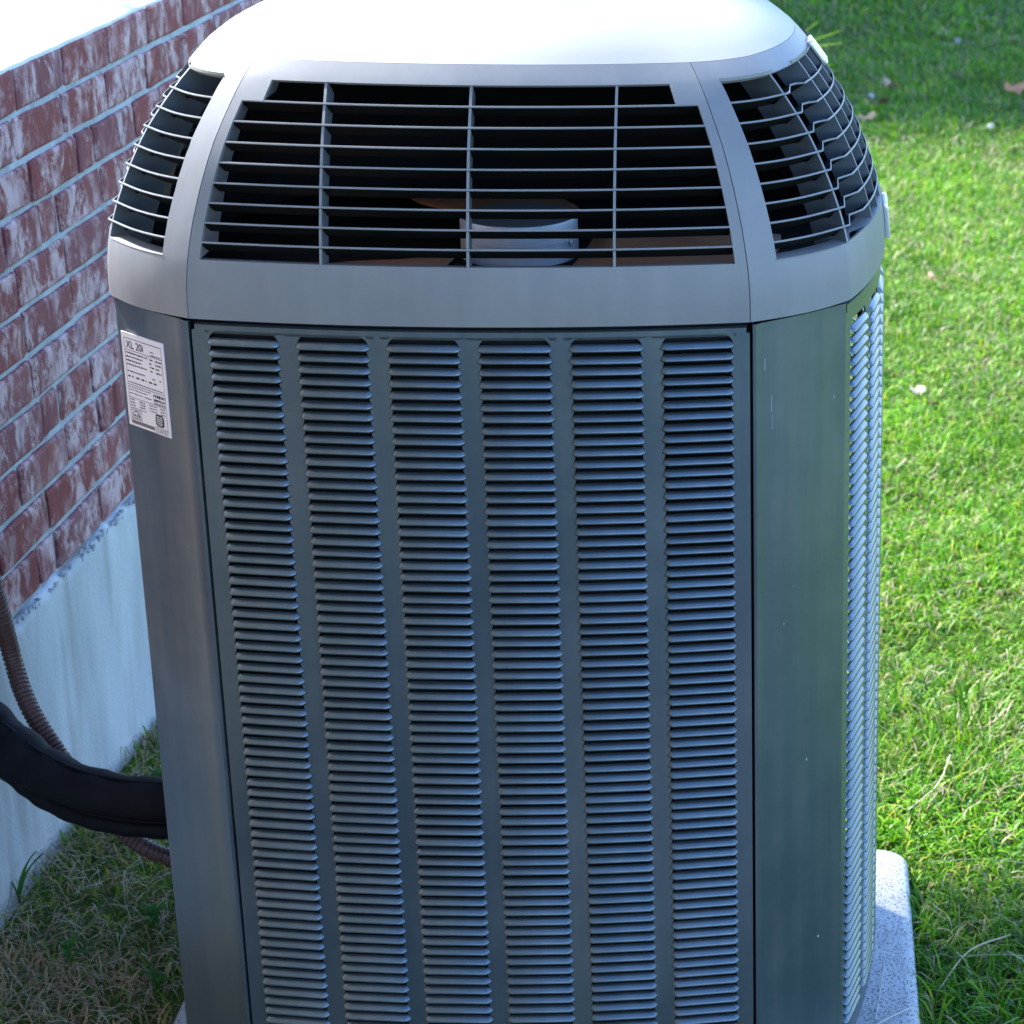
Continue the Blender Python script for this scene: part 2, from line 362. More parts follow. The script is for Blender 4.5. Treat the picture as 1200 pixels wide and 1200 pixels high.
# coping, in direct sun
mb = MB(); rows = []
for b in range(100):
    y = Y0+(Y1-Y0)*b/99; j = random.uniform(-.002, .002)
    rows.append([(-0.004+j, y, zt-0.006), (-0.004+j, y, zt-0.001), (-0.009+j, y, zt+0.002), (-0.05, y, zt+0.005+j), (-0.15, y, zt+0.006+j), (-TH, y, zt+0.004), (-TH, y, zt-0.02)])
mb.quadgrid(rows, flip=True)
mb.build('coping', M['coping'], wall, True)

# ------------------------------------------------------------------ house wing, unseen, added for warm bounce and shade
house = tag(empty('added_house_wing', (-3.30, -2.0, ZG)), 'unseen stucco house wing added left of the camera to bounce warm light and cast shade', 'house')
M['stucco'] = mat('bounce_stucco', (0.84, 0.53, 0.30), 0.9, 0.2, var=0.08, vscale=4, bump=0.6, bscale=150)  # warm tan chosen for the light it bounces onto the unit
M['added_roof'] = mat('added_roof_shingle', (0.09, 0.08, 0.075), 0.9, 0.2, var=0.3, vscale=30, bump=0.8, bscale=90)
M['glass'] = mat('added_window_glass', (0.02, 0.025, 0.03), 0.06, 0.6)
mb = MB(); mb.box((0, -4.1, 2.85), (4.6, 11.8, 5.8)); mb.build('wall', M['stucco'], house)  # wall of the added, unseen house wing
mb = MB()
for sx_ in (-1, 1): pass
rows = [[(x_, -10.3, z_), (x_, 2.05, z_)] for x_, z_ in ((-2.65, 5.70), (-2.65, 5.80), (0, 7.2), (2.60, 5.80), (2.60, 5.70))]
mb.quadgrid(rows, flip=True); mb.quadgrid([rows[0], rows[-1]])
for k in (0, 1): mb.poly([r[k] for r in rows][::(1 if k else -1)])
mb.build('added_roof', M['added_roof'], house)
for wx in (-1.2, 1.1):
    mb = MB(); mb.box((wx, 1.80, 1.6), (1.0, 0.02, 1.2)); wo = mb.build('added_window', M['glass'], house)
    mb = MB()
    for dx, dz, ax, az in ((-.53, 0, .06, 1.26), (.53, 0, .06, 1.26), (0, .63, 1.12, .06), (0, -.63, 1.12, .06), (0, 0, 1.0, .04)): mb.box((wx+dx, 1.812, 1.6+dz), (ax, .03, az))
    mb.build('frame', M['coping'], wo)

# ------------------------------------------------------------------ pad
mb = MB(); px0, px1, py0, py1 = -0.53, 0.567, -0.10, 0.845; ztop = -1.15
def rrect(x0, x1, y0, y1, r, n=6):
    out = []
    for cx, cy, a0 in ((x1-r, y0+r, -90), (x1-r, y1-r, 0), (x0+r, y1-r, 90), (x0+r, y0+r, 180)):
        for k in range(n+1):
            a = R(a0+90*k/n); out.append((cx+r*math.cos(a), cy+r*math.sin(a)))
    return out
rows = []
for ins, z in ((0, ZG-0.06), (0, ztop-0.014), (0.003, ztop-0.006), (0.009, ztop-0.001), (0.018, ztop)):
    rows.append([(x, y, z) for x, y in rrect(px0+ins, px1-ins, py0+ins, py1-ins, 0.045)])
mb.quadgrid(rows, closed=True); mb.poly(rows[-1])
tag(mb.build('concrete_pad', M['pad'], None, False), 'pale pitted concrete pad under the air conditioning unit', 'pad')
for p in bpy.data.objects['concrete_pad'].data.polygons: p.use_smooth = len(p.vertices) == 4

# ------------------------------------------------------------------ air conditioner
ac = tag(empty('air_conditioner', (0, 0, ztop)), 'grey louvered outdoor air conditioning unit on a concrete pad beside the brick wall', 'air conditioner')
UZ = -ztop            # children are built with z = 0 at the shell seam and lifted
def part(mbx, name, mats, parent=ac, smooth=False): return mbx.build(name, mats, parent, smooth, (0, 0, UZ) if parent is ac else (0, 0, 0))
BOT = -1.09; CYU = 0.40
FH, FB = 0.33, 0.031          # front panel half width, bow
SH, SB = 0.30, 0.051
PITCH = 0.0144; Z0 = -0.0302

def louver_mesh(wd):
    """pressed louver: inner top edge, bowed face, rolled lip, return"""
    full = [(0.0022, 0.0070), (0.0008, 0.0066), (-0.0010, 0.0054), (-0.0028, 0.0037), (-0.0044, 0.0019), (-0.0054, 0.0002), (-0.0052, -0.0013), (-0.0025, -0.0004)]
    pin = [(0.0022, 0.0040), (0.0018, 0.0038), (0.0010, 0.0030), (0.0002, 0.0021), (-0.0004, 0.0013), (-0.0006, 0.0004), (0.0002, 0.0001), (0.0010, 0.0010)]
    mid = [((a[0]*.75+b[0]*.25), (a[1]*.75+b[1]*.25)) for a, b in zip(full, pin)]
    hw = wd/2; rows = []
    for x, pr in ((-hw, pin), (-hw+0.0028, mid), (-hw+0.0065, full), (hw-0.0065, full), (hw-0.0028, mid), (hw, pin)):
        rows.append([(x, y, z) for y, z in pr])
    m_ = MB(); m_.quadgrid(rows, flip=False); return m_
def louver_panel(H, B, ncol, span, name, nsep, parent_rz, origin, nrow=71, Z0=Z0):
    """sheet with windows between rails; louvers as sub-parts (first nsep rows) and the rest joined"""
    cw = 0.0875*span/0.31; cp = (2*span-cw)/(ncol-1)
    cen = [-span+cw/2+cp*k for k in range(ncol)]
    yb = lambda x: -B*(1-(x/H)**2)
    m_ = MB()
    ztop_ = -0.006; zl = [Z0-PITCH*k for k in range(nrow)]
    edgeL = -H+0.0015; edgeR = H-0.0015
    # rails with scalloped edges
    bounds = [(edgeL, cen[0]-cw/2)]+[(cen[k]+cw/2, cen[k+1]-cw/2) for k in range(ncol-1)]+[(cen[-1]+cw/2, edgeR)]
    wtop = zl[0]+PITCH*0.83
    for bi, (xa, xb) in enumerate(bounds):
        rows = []
        def row(z, ia, ib):
            a = xa - (ia if bi > 0 else 0); b = xb + (ib if bi < ncol else 0)
            rows.append([(a+(b-a)*t, yb(a+(b-a)*t), z) for t in (0, 0.5, 1)])
        row(wtop+.004, 0.010, 0.010)
        row(wtop, 0.006, 0.006)
        for z in zl:
            row(z+0.0095, 0.0038, 0.0038); row(z+0.004, 0.0014, 0.0014); row(z+0.0004, 0.0002, 0.0002); row(z-0.001, 0.0006, 0.0006)
            row(z-0.0022, 0.0034, 0.0034)
        m_.quadgrid(rows, flip=True)
        # turned-in edges of each rail, 6 mm deep
        for e in (0, 2):
            if (bi == 0 and e == 0) or (bi == ncol and e == 2): continue
            m_.quadgrid([[r[e] for r in rows], [(r[e][0], r[e][1]+0.0025, r[e][2]) for r in rows]], flip=(e == 2))
    # head and foot strips, folded side edges
    xs_ = [edgeL+(edgeR-edgeL)*k/40 for k in range(41)]
    zbot = zl[-1]-0.0022
    xs_n = [min(max(x, edgeL+0.004), edgeR-0.004) for x in xs_]
    m_.quadgrid([[(x, yb(x)+0.004, ztop_) for x in xs_n], [(x, yb(x), ztop_-0.002) for x in xs_n], [(x, yb(x), -0.0175) for x in xs_n]], flip=True)
    m_.quadgrid([[(x, yb(x), -0.0175) for x in xs_], [(x, yb(x), wtop+.004) for x in xs_]], flip=True)
    m_.quadgrid([[(x, yb(x), zbot) for x in xs_], [(x, yb(x), BOT+0.012) for x in xs_], [(x, yb(x)+.012, BOT+0.012) for x in xs_]], flip=True)
    for e, fl in ((edgeL, False), (edgeR, True)):
        m_.quadgrid([[(e, yb(e), z) for z in (-0.0175, BOT+.012)], [(e, yb(e)+0.016, z) for z in (-0.0175, BOT+.012)]], flip=fl)
    p = m_.build(name, M['paint'], ac, False, (origin[0], origin[1], UZ), parent_rz)
    lm = louver_mesh(cw-0.0002)
    shared = mesh('louver', lm.v, lm.f, M['paint'], True)
    st = MB()
    for k, z in enumerate(zl):
        for cx in cen:
            a = 2*B*cx/H**2
            if k < nsep:
                o = obj('louver', shared, p, (cx, yb(cx), z), math.atan(a)); o.rotation_euler.x = random.gauss(0, 0.045); o.location.z += random.gauss(0, .00022); o.location.y += random.gauss(0, .00025)
            else:
                rm = Matrix.Translation((cx, yb(cx), z)) @ Matrix.Rotation(math.atan(a), 4, 'Z') @ Matrix.Rotation(random.gauss(0, .012), 4, 'X')
                n0 = len(st.v); st.v += [tuple(rm @ Vector(q)) for q in lm.v]; st.f += [[n0+i for i in q] for q in lm.f]; st.i += [0]*len(lm.f)
    s_ = tag(st.build('louver_rows', M['paint'], p, True), kind='stuff')
    return p, s_
fp, _ = louver_panel(FH, FB, 6, 0.3105, 'front_panel', 50, 0, (0, 0))
sp, sps = louver_panel(SH, SB, 6, 0.282, 'side_panel', 0, math.pi/2, (0.444, CYU), 70, Z0-.016)
sp['label'] = 'right louvered side panel bright with sky light'; fp['label'] = 'front louvered panel with six columns of slits'
o = obj('side_panel', sp.data, ac, (-0.414, CYU, UZ), -math.pi/2); tag(obj('louver_rows', sps.data, o), kind='stuff')
# back panel: copy of the front sheet with all rows joined
bp_, bs = louver_panel(FH, FB, 6, 0.3105, 'back_panel', 0, math.pi, (0, 2*CYU))

# corner posts
def rot180(p): return (-p[0], 2*CYU-p[1])
VB = (FH+0.0015, 0.0005); VC = (0.444, 0.1015)
def post_outline(sx):
    pts = []
    b, c = Vector(VB), Vector(VC); d = (c-b).normalized(); nrm = Vector((d.y, -d.x))
    pts += [(b.x+0.001, 0.016), (b.x, 0.0025), (b.x+.0008, b.y), (b.x+0.0045, b.y+0.0003)]
    for t in (0.10, 0.16, 0.24, 0.34, 0.5, 0.66, 0.8, 0.9): q = b+(c-b)*t+nrm*0.0045*math.sin(math.pi*t); pts.append((q.x, q.y))
    pts += [(c.x-0.004, c.y-0.005), (c.x-0.0005, c.y-0.0015), (c.x+0.0006, c.y), (c.x+0.0006, c.y+0.004), (c.x-0.010, c.y+0.004)]
    return [(sx*x, y) for x, y in pts]
for sx, back in ((1, 0), (-1, 0), (1, 1), (-1, 1)):
    ol = post_outline(sx)
    if back: ol = [(x, 2*CYU-y) for x, y in ol]
    m_ = MB(); m_.quadgrid([[(x, y, z) for x, y in ol] for z in (-0.0045, -0.006, -0.3, -0.7, BOT)], flip=(sx > 0) == (not back))
    q = part(m_, 'corner_post', M['paint'], ac, True)
    es = q.modifiers.new('s', 'EDGE_SPLIT'); es.split_angle = R(38)
# dark coil block inside and base pan
def oct_outline(ins):
    a = [(-FH, ins-.02), (FH, ins-.02), (0.444-ins, 0.1+ins*.4), (0.444-ins, 2*CYU-0.1-ins*.4), (FH, 2*CYU-ins+.02), (-FH, 2*CYU-ins+.02), (-0.444+ins, 2*CYU-0.1-ins*.4), (-0.444+ins, 0.1+ins*.4)]
    return a
m_ = MB(); ol = oct_outline(0.036)
m_.quadgrid([[(x, y, z) for x, y in ol] for z in (BOT+.006, -0.03)], closed=True); m_.poly([(x, y, -0.03) for x, y in ol]); m_.poly([(x, y, BOT+.006) for x, y in ol][::-1])
part(m_, 'coil', M['black'])
m_ = MB()
ol = []
for k in range(13): s = -1+2*k/12; ol.append((FH*s, -FB*(1-s*s)+.004))
for k in range(13): s = -1+2*k/12; ol.append((0.440+SB*(1-s*s), CYU+SH*s))
ol = ol+[rot180(p) for p in ol]
m_.quadgrid([[(x, y, z) for x, y in ol] for z in (BOT-.004, BOT+0.011)], closed=True); m_.poly([(x, y, BOT-.004) for x, y in ol][::-1])
part(m_, 'base_pan', M['paint'])
for x in (-.3, .3):
    for y in (.08, .72):
        m_ = MB(); m_.box((x, y, (BOT+ztop)/2-.001), (.09, .09, BOT-ztop-.003)); part(m_, 'foot', M['black'])

# ---- top shell
PROF = [(0, -.005), (0, .03), (.004, .063), (.014, .104), (.031, .15), (.052, .195), (.075, .23), (.103, .268), (.133, .299), (.16, .317), (.2, .332), (.26, .343), (.35, .350)]
def inset(z): return float(np.interp(z, [p[1] for p in PROF], [p[0] for p in PROF]))
# smooth interpolation of the profile
_zs = np.array([p[1] for p in PROF]); _es = np.array([p[0] for p in PROF])
def inset_s(z, h=0.012): return sum(inset(z+h*d)*wt for d, wt in ((-1, .25), (0, .5), (1, .25))) if z < .30 else inset(z)
OUT = 0.005
def smooth(a, b, x): t = min(1, max(0, (x-a)/(b-a))); return t*t*(3-2*t)
def sec(seg, s, z, e=None, jog=False):
    """point on the shell surface; seg 0 front, 1 chamfer FR, 2 right, 3 chamfer BR, 4.. rotated by 180"""
    if seg >= 4:
        p = _sec_base(seg-4, s, z, e); return Vector((-p.x, 2*CYU-p.y, z))
    if e is None: e = inset_s(z)
    hx = FH-0.6*e; hy = SH-0.6*e
    def F(s): return Vector((s*hx, e-OUT-FB*(1-s*s), z))
    def S(s): return Vector((0.444+OUT-e+SB*(1-s*s), CYU+s*hy, z))
    if seg == 0: p = F(s)
    elif seg == 2: p = S(s)
    else:
        a, b = (F(1), S(-1)) if seg == 1 else (S(1), Vector((hx, 2*CYU-e+OUT, z)))
        d = (b-a); nrm = Vector((d.y, -d.x, 0)).normalized()
        p = a+d*s+nrm*0.010*math.sin(math.pi*s)*(1-smooth(.09, .2, e))
    f_ = smooth(.09, .2, e)
    if f_ > 0:
        ax = 0.495+OUT-e; ay = CYU+FB+OUT-e; dx = p.x; dy = p.y-CYU; n = 2.9
        k = (abs(dx/ax)**n+abs(dy/ay)**n)**(-1/n)
        p = Vector((p.x*(1-f_)+dx*k*f_, p.y*(1-f_)+(CYU+dy*k)*f_, z))
    return p
_sec_base = sec
def sec(seg, s, z, e=None, jog=False):
    p = _sec_base(seg, s, z, e)
    if p.x < 0: p.x += (.044+.016*smooth(.06, .3, z))*smooth(.1, .6, p.y)*min(1, -p.x/.3)
    return p
def snorm(seg, s, z):
    a = sec(seg, s+.01, z)-sec(seg, s-.01, z); b = sec(seg, s, z+.004)-sec(seg, s, z-.004)
    return a.cross(b).normalized()
ZB0, ZN, ZT0 = 0.070, 0.243, 0.265
BARZ = [0.0900+0.02186*k for k in range(8)]
FP = [-1, -.99, -.955, -.91, -.865]+[-.865+1.73*k/16 for k in range(1, 16)]+[.865, .91, .955, .99, 1]
CP = [0, .02, .06, .14, .25, .36, .5, .64, .75, .86, .94, .98, 1]
SP = [-1+2*k/24 for k in range(25)]
per = []
for sg in range(8):
    L_ = FP if sg % 4 == 0 else CP if sg % 2 else SP
    per += [(sg, s) for s in L_[:-1]]
zrows = [0.0, .004, .012, .024, .036, .048, .060, .0675, ZB0]+BARZ[:-1]+[ZN, .254, ZT0, .269, .275, .281, .286]
def opening(sg, s0, s1, z):
    sm = (s0+s1)/2
    if not ZB0 <= z < ZT0: return False
    k = sg % 4
    if sg in (3, 4, 5): return False
    if k == 0: return abs(sm) < (.955 if z < ZN else .865)
    if k == 2: return sg == 2 or sm > -.08
    return sm > .25 if k == 1 else sm < .75
def per_next(i):
    sg, s = per[i]; sg2, s2 = per[(i+1) % len(per)]
    return (s2 if sg2 == sg else (1.0))
# seam grooves on both sides of the front and back pieces: a narrow V pushed inward at the chamfer start
def surf(sg, s, z):
    p = sec(sg, s, z)
    return p
front_v = MB(); side_v = MB()
def shell_patch(mbx, segs):
    idx = {}
    for sg in segs:
        L_ = FP if sg % 4 == 0 else CP if sg % 2 else SP
        for a in range(len(zrows)-1):
            for b in range(len(L_)-1):
                zm = (zrows[a]+zrows[a+1])/2
                if opening(sg, L_[b], L_[b+1], zm): continue
                q = []
                for s, z in ((L_[b], zrows[a]), (L_[b+1], zrows[a]), (L_[b+1], zrows[a+1]), (L_[b], zrows[a+1])):
                    p = surf(sg, s, z); key = (round(p.x, 5), round(p.y, 5), round(p.z, 5))
                    if key not in idx: idx[key] = len(mbx.v); mbx.v.append(tuple(p))
                    q.append(idx[key])
                mbx.f.append(q); mbx.i.append(0)
# shrink each piece a hair at its seams so a dark line shows between them
def inner_roll(mbx, sg, s, sgn):
    rows = [[surf(sg, s, z) for z in zrows], [surf(sg, s, z)-snorm(sg, .5 if sg % 2 else 0, z)*0.0 + Vector((0, 0, 0)) for z in zrows]]
SEAMG = 0.0035
_sec0 = sec
def surf(sg, s, z):
    if sg % 4 == 0 and abs(s) == 1: s = math.copysign(1-SEAMG, s)
    return _sec0(sg, s, z)
def add_part(name, segs, label=None):
    mbx = MB(); shell_patch(mbx, segs)
    o = part(mbx, name, [M['shell'], M['black']], ac, True)
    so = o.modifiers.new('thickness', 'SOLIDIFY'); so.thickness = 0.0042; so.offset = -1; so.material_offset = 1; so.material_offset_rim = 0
    es = o.modifiers.new('split', 'EDGE_SPLIT'); es.split_angle = R(50)
    if label: o['label'] = label
    return o
cf = add_part('front_cover', [0], 'front of the top cover with a barred opening')
cb = add_part('back_cover', [4])
cr = add_part('side_cover', [1, 2, 3], 'right wrap-around cover with curved grille')
cl = add_part('side_cover', [5, 6, 7])
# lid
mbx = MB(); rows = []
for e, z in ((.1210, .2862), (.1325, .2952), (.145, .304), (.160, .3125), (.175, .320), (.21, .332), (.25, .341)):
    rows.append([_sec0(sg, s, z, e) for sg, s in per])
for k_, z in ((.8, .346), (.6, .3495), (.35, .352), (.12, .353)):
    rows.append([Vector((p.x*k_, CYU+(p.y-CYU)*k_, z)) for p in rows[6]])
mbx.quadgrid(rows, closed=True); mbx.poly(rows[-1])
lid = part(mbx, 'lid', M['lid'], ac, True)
# underside liner below the lid keeps the inside dark
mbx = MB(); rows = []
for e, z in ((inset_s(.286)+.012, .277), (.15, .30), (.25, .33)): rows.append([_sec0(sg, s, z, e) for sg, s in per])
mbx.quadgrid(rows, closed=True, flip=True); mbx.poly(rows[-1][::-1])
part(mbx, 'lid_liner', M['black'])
# inner skirt below the openings and deck
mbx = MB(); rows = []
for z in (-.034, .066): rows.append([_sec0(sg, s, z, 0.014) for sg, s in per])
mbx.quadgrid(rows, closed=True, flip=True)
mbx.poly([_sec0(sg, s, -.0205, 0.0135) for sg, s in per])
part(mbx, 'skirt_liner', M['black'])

def bar(path, frames, depth=0.026, th=0.0026, tilt=R(34), name='grille_bar', parent=None):
    mbx = MB(); rows = []
    for p, n in zip(path, frames):
        h = Vector((n.x, n.y, 0)).normalized()
        inn = -h*math.cos(tilt)-Vector((0, 0, math.sin(tilt)))
        upv = Vector((0, 0, 1))*math.cos(tilt)-h*math.sin(tilt)
        o_ = p
        rows.append([o_+upv*th*.28-h*.0003, o_+upv*th/2+inn*.0008, o_+upv*th*.3+inn*depth, o_-upv*th*.3+inn*depth, o_-upv*th/2+inn*.0008, o_-upv*th*.28-h*.0003])
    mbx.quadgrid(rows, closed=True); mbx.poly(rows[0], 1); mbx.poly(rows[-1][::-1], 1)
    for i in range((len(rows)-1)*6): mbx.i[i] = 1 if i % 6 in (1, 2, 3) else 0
    return mbx.build(name, [M['shell'], M['slatshade']], parent, False)
def front_set(parent, sg):
    fl = 1 if sg == 0 else -1
    for k, z in enumerate(BARZ):
        ss = [-.962+1.924*i/22 for i in range(23)]
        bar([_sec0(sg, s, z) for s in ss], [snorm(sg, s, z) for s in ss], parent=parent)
    for x in (-0.168, 0.003, 0.172):
        mbx = MB(); rows = []
        for i in range(15):
            z = ZB0-.002+(ZT0-ZB0+.004)*i/14; e = inset_s(z); s = fl*x/(FH-.6*e)
            p = _sec0(sg, s, z); n = snorm(sg, s, z); t = Vector((n.y, -n.x, 0)).normalized()*fl
            p0 = p-n*.0016; p1 = p-n*.030
            rows.append([p0-t*.0016, p0+t*.0016, p1+t*.0010, p1-t*.0010])
        mbx.quadgrid(rows, closed=True); mbx.i = [0 if i % 4 == 0 else 1 for i in range(len(mbx.f))]; mbx.build('grille_rib', [M['shell'], M['ribgrey']], parent, False)
    # jambs of the opening
    mbx = MB()
    for sgn in (-1, 1):
        for zz, sE in (([ZB0, .09, .13, .17, .21, ZN], .955), ([ZN, .254, ZT0], .865)):
            rows = []
            for z in zz:
                p = _sec0(sg, sgn*sE, z); dd = 0.085-0.025*(z-ZB0)/(ZT0-ZB0)
                q = p+Vector((-sgn*.002*fl, dd*fl, 0)); rows.append([p, q])
            mbx.quadgrid(rows, flip=(sgn > 0))
        p = [_sec0(sg, sgn*s, ZN) for s in (.955, .865)]
        mbx.quadgrid([p, [q+Vector((0, .04*fl, 0)) for q in p]])
    p = [_sec0(sg, -.955+1.91*i/12, ZB0) for i in range(13)]
    mbx.quadgrid([p, [q+Vector((0, .018*fl, -.002)) for q in p]])
    mbx.build('opening_jamb', M['shell'], parent)
front_set(cf, 0)

def side_path(sg0, z, js=1.0):
    pts = []; nr = []
    for t in (.235, .36, .5, .64, .76, .86, .93): pts.append(_sec0(sg0, t, z)); nr.append(snorm(sg0, t, z))
    V2 = _sec0(sg0+1, -1, z); fl = 1 if sg0 == 1 else -1
    h = Vector((fl, 0, 0)); d = Vector((0, fl, 0))
    for a, b, n in ((.005, .006, h*.8-d*.6), (.0105, .014, h), (.0105, .068, h), (.018, .080, h*.85-d*.5)):
        pts.append(V2+h*a*js+d*b); nr.append(n)
    for i in range(21):
        s = -.66+1.32*i/20; pts.append(_sec0(sg0+1, s, z)); nr.append(snorm(sg0+1, s, z))
    V3 = _sec0(sg0+1, 1, z)
    for a, b, n in ((.018, -.080, h*.85+d*.5), (.0105, -.068, h), (.0105, -.014, h), (.005, -.006, h*.8+d*.6)):
        pts.append(V3+h*a*js+d*b); nr.append(n)
    for t in (.07, .14, .24, .36, .5, .64, .765): pts.append(_sec0(sg0+2, t, z)); nr.append(snorm(sg0+2, t, z))
    return (pts[:34], nr[:34]) if sg0 == 1 else (pts[20:], nr[20:])
def side_set(parent, sg0):
    fl = 1 if sg0 == 1 else -1
    for z in BARZ:
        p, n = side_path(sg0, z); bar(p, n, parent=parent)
    def rib(sg, s, depth, off=.0016, th=.0016, extra=None):
        mbx = MB(); rows = []
        for i in range(15):
            z = ZB0-.002+(ZT0-ZB0+.006)*i/14
            p = _sec0(sg, s, z); n = snorm(sg, s, z)
            if extra is not None:
                V = _sec0(sg0+1, -1 if extra[2] > 0 else 1, z); p = V+Vector((fl*extra[0], fl*extra[1], 0)); n = Vector((fl*.75, -fl*.66*extra[2], .25)).normalized()
            t = Vector((n.y, -n.x, 0)).normalized()
            p0 = p-n*off; p1 = p-n*depth
            rows.append([p0-t*th, p0+t*th, p1+t*th*.7, p1-t*th*.7])
        mbx.quadgrid(rows, closed=True); mbx.i = [0 if i % 4 == 0 else 1 for i in range(len(mbx.f))]; mbx.build('grille_rib', [M['shell'], M['ribgrey']], parent, False)
    for s in ((-.52, -.30, -.08, .14, .36, .58) if sg0 == 1 else (.14, .36, .58)): rib(sg0+1, s, .034)
    (rib(sg0, .9, .055, extra=(.004, .006, 1)) if sg0 == 1 else rib(sg0+2, .1, .055, extra=(.004, -.006, -1)))
    # jamb at the chamfer edges
    mbx = MB()
    for sg, s in (((sg0, .25),) if sg0 == 1 else ((sg0+2, .75),)):
        rows = []
        for i in range(9):
            z = ZB0+(ZT0-ZB0)*i/8; p = _sec0(sg, s, z); n = snorm(sg, s, z); h = Vector((n.x, n.y, 0)).normalized()
            rows.append([p, p-h*.035])
        mbx.quadgrid(rows, flip=(sg == sg0))
    mbx.build('opening_jamb', M['shell'], parent)
    # sill and head returns, with the jog
    for z, nm in ((ZB0, 'opening_sill'), (ZT0, 'opening_head')):
        p, n = side_path(sg0, z, .45); mbx = MB()
        up_ = 0.004 if nm == 'opening_sill' else -.004
        rows = [[q+k*.0002-Vector((0, 0, up_)) for q, k in zip(p, n)], [q+k*.0006 for q, k in zip(p, n)], [q-Vector((k.x, k.y, 0)).normalized()*.022+Vector((0, 0, .001)) for q, k in zip(p, n)]]
        mbx.quadgrid(rows, flip=(nm != 'opening_sill')); mbx.build(nm, M['shell'], parent)
side_set(cr, 1); side_set(cl, 5)

# fan and motor
fan = part(MB(), 'fan', M['blade']) if False else None
mbx = MB(); cx, cy = 0.011, CYU
rr = [(0.0, .036), (.066, .036), (.0765, .0345), (.078, .032), (.078, .010), (.0788, .0095), (.0788, .0075), (.078, .007), (.078, -.0195), (.0, -.0195)]
mbx.quadgrid([[(cx+r*math.cos(2*math.pi*k/40), cy+r*math.sin(2*math.pi*k/40), z) for k in range(40)] for r, z in rr], closed=True, flip=True)
mbx.i = [1 if k < 80 else 0 for k in range(len(mbx.f))]
motor = part(mbx, 'fan_motor', [M['motor'], M['ribgrey']], ac, True); es = motor.modifiers.new('s', 'EDGE_SPLIT'); es.split_angle = R(35)
for a, z in ((-87, .002), (-25, .006)):
    mbx = MB(); a = R(a); c_ = Vector((cx+.080*math.cos(a), cy+.080*math.sin(a), z))
    rm = Matrix.Rotation(a, 3, 'Z')
    ring = [c_+rm @ Vector((d, .0045*math.cos(t*math.pi/4), .0045*math.sin(t*math.pi/4))) for d in (0, .003) for t in range(8)]
    mbx.quadgrid([ring[:8], ring[8:]], closed=True); mbx.poly(ring[8:]); mbx.build('screw', M['chrome'], motor)
def blade(a0, z0):
    mbx = MB(); rows = []
    for i in range(9):
        r = .10+.25*i/8; wdt = R(17+10*math.sin(math.pi*i/8)); r_ = []
        for j in range(9):
            t = -1+2*j/8; a = a0+t*wdt+R(10)*i/8
            r_.append((cx+r*math.cos(a), cy+r*math.sin(a), z0+.013*t*(1-.25*i/8)-.003*t*t))
        rows.append(r_)
    mbx.quadgrid(rows); o = part(mbx, 'fan_blade', M['blade'], ac, True)
    so = o.modifiers.new('t', 'SOLIDIFY'); so.thickness = .003
for a in (97, 217, 337): blade(R(a), -.005)

# badges on the right side
def badge(z0, z1, wd, nm='badge'):
    mbx = MB(); rows = []
    for z in np.linspace(z0, z1, 6):
        r_ = []
        for y in np.linspace(-wd/2, wd/2, 7):
            p = _sec0(2, y/SH, float(z)); n = snorm(2, y/SH, float(z)); r_.append(p+n*.007)
        rows.append(r_)
    mbx.quadgrid(rows); o = part(mbx, nm, M['chrome'], ac, True)
    so = o.modifiers.new('t', 'SOLIDIFY'); so.thickness = .007; so.offset = -1; bevel(o, .0015)
badge(.240, .270, .055); badge(.014, .062, .06)

# pale scratches on the right post
bq, cq = Vector((VB[0], VB[1], 0)), Vector((VC[0], VC[1], 0)); eq = (cq-bq).normalized(); nq = Vector((eq.y, -eq.x, 0))
mbx = MB()
for t_, za, zb_, wq in ((.115, -.050, -.064, .0010), (.18, -.098, -.118, .0008), (.185, -.122, -.140, .0007), (.86, -.118, -.122, .0012), (.55, -.60, -.603, .002), (.70, -.87, -.873, .0022), (.30, -.40, -.402, .0015)):
    p_ = bq+(cq-bq)*t_+nq*(.0045*math.sin(math.pi*t_)+.0004)
    mbx.poly([p_+Vector((0, 0, zb_)), p_+eq*wq+Vector((0, 0, zb_-.0006)), p_+eq*wq*1.2+Vector((0, 0, za)), p_+eq*wq*.3+Vector((0, 0, za+.0006))])
part(mbx, 'paint_scratches', mat('bare_primer', (0.42, 0.42, 0.40), .6, .3, var=.2))['kind'] = 'stuff'
# rating plate on the left post
b = Vector((-VB[0], VB[1], 0)); c = Vector((-VC[0], VC[1], 0)); ex = (b-c).normalized(); nrm = Vector((ex.y, -ex.x, 0)).normalized()
ez = Vector((0, 0, 1))
PW, PH = 0.0885, 0.1190
o3 = b+(c-b)*.912 + nrm*.0052 + ez*(-.0415)          # upper left corner
plate_m = Matrix((ex, ez, nrm)).transposed().to_4x4()
pl = bpy.data.objects.new('rating_plate', None)
mbx = MB(); npx = 8
def pp(x, y, d=0): return (x, -y, d)
mbx.quadgrid([[pp(PW*i/npx, y, 0) for i in range(npx+1)] for y in (PH, 0)]); 
mbx.box(pp(PW/2, PH/2, -.0006), (PW, PH, .0010))
me = mesh('rating_plate', mbx.v, mbx.f, M['plate'])
pl = obj('rating_plate', me, ac); pl['label'] = 'white printed rating plate reading XL 20i'
mm = plate_m.copy(); mm.translation = o3+Vector((0, 0, UZ)); pl.matrix_local = mm
rg = random.Random(5)
ink = MB(); dk = .00025
def rect(x0, y0, x1, y1, mi=0, d=dk): ink.poly([pp(x0, y1, d), pp(x1, y1, d), pp(x1, y0, d), pp(x0, y0, d)], mi)
mmw = PW/100; mmh = PH/134            # plate in units of 100 x 134
def U(x0, y0, x1, y1, mi=0, d=dk): rect(x0*mmw, y0*mmh, x1*mmw, y1*mmh, mi, d)
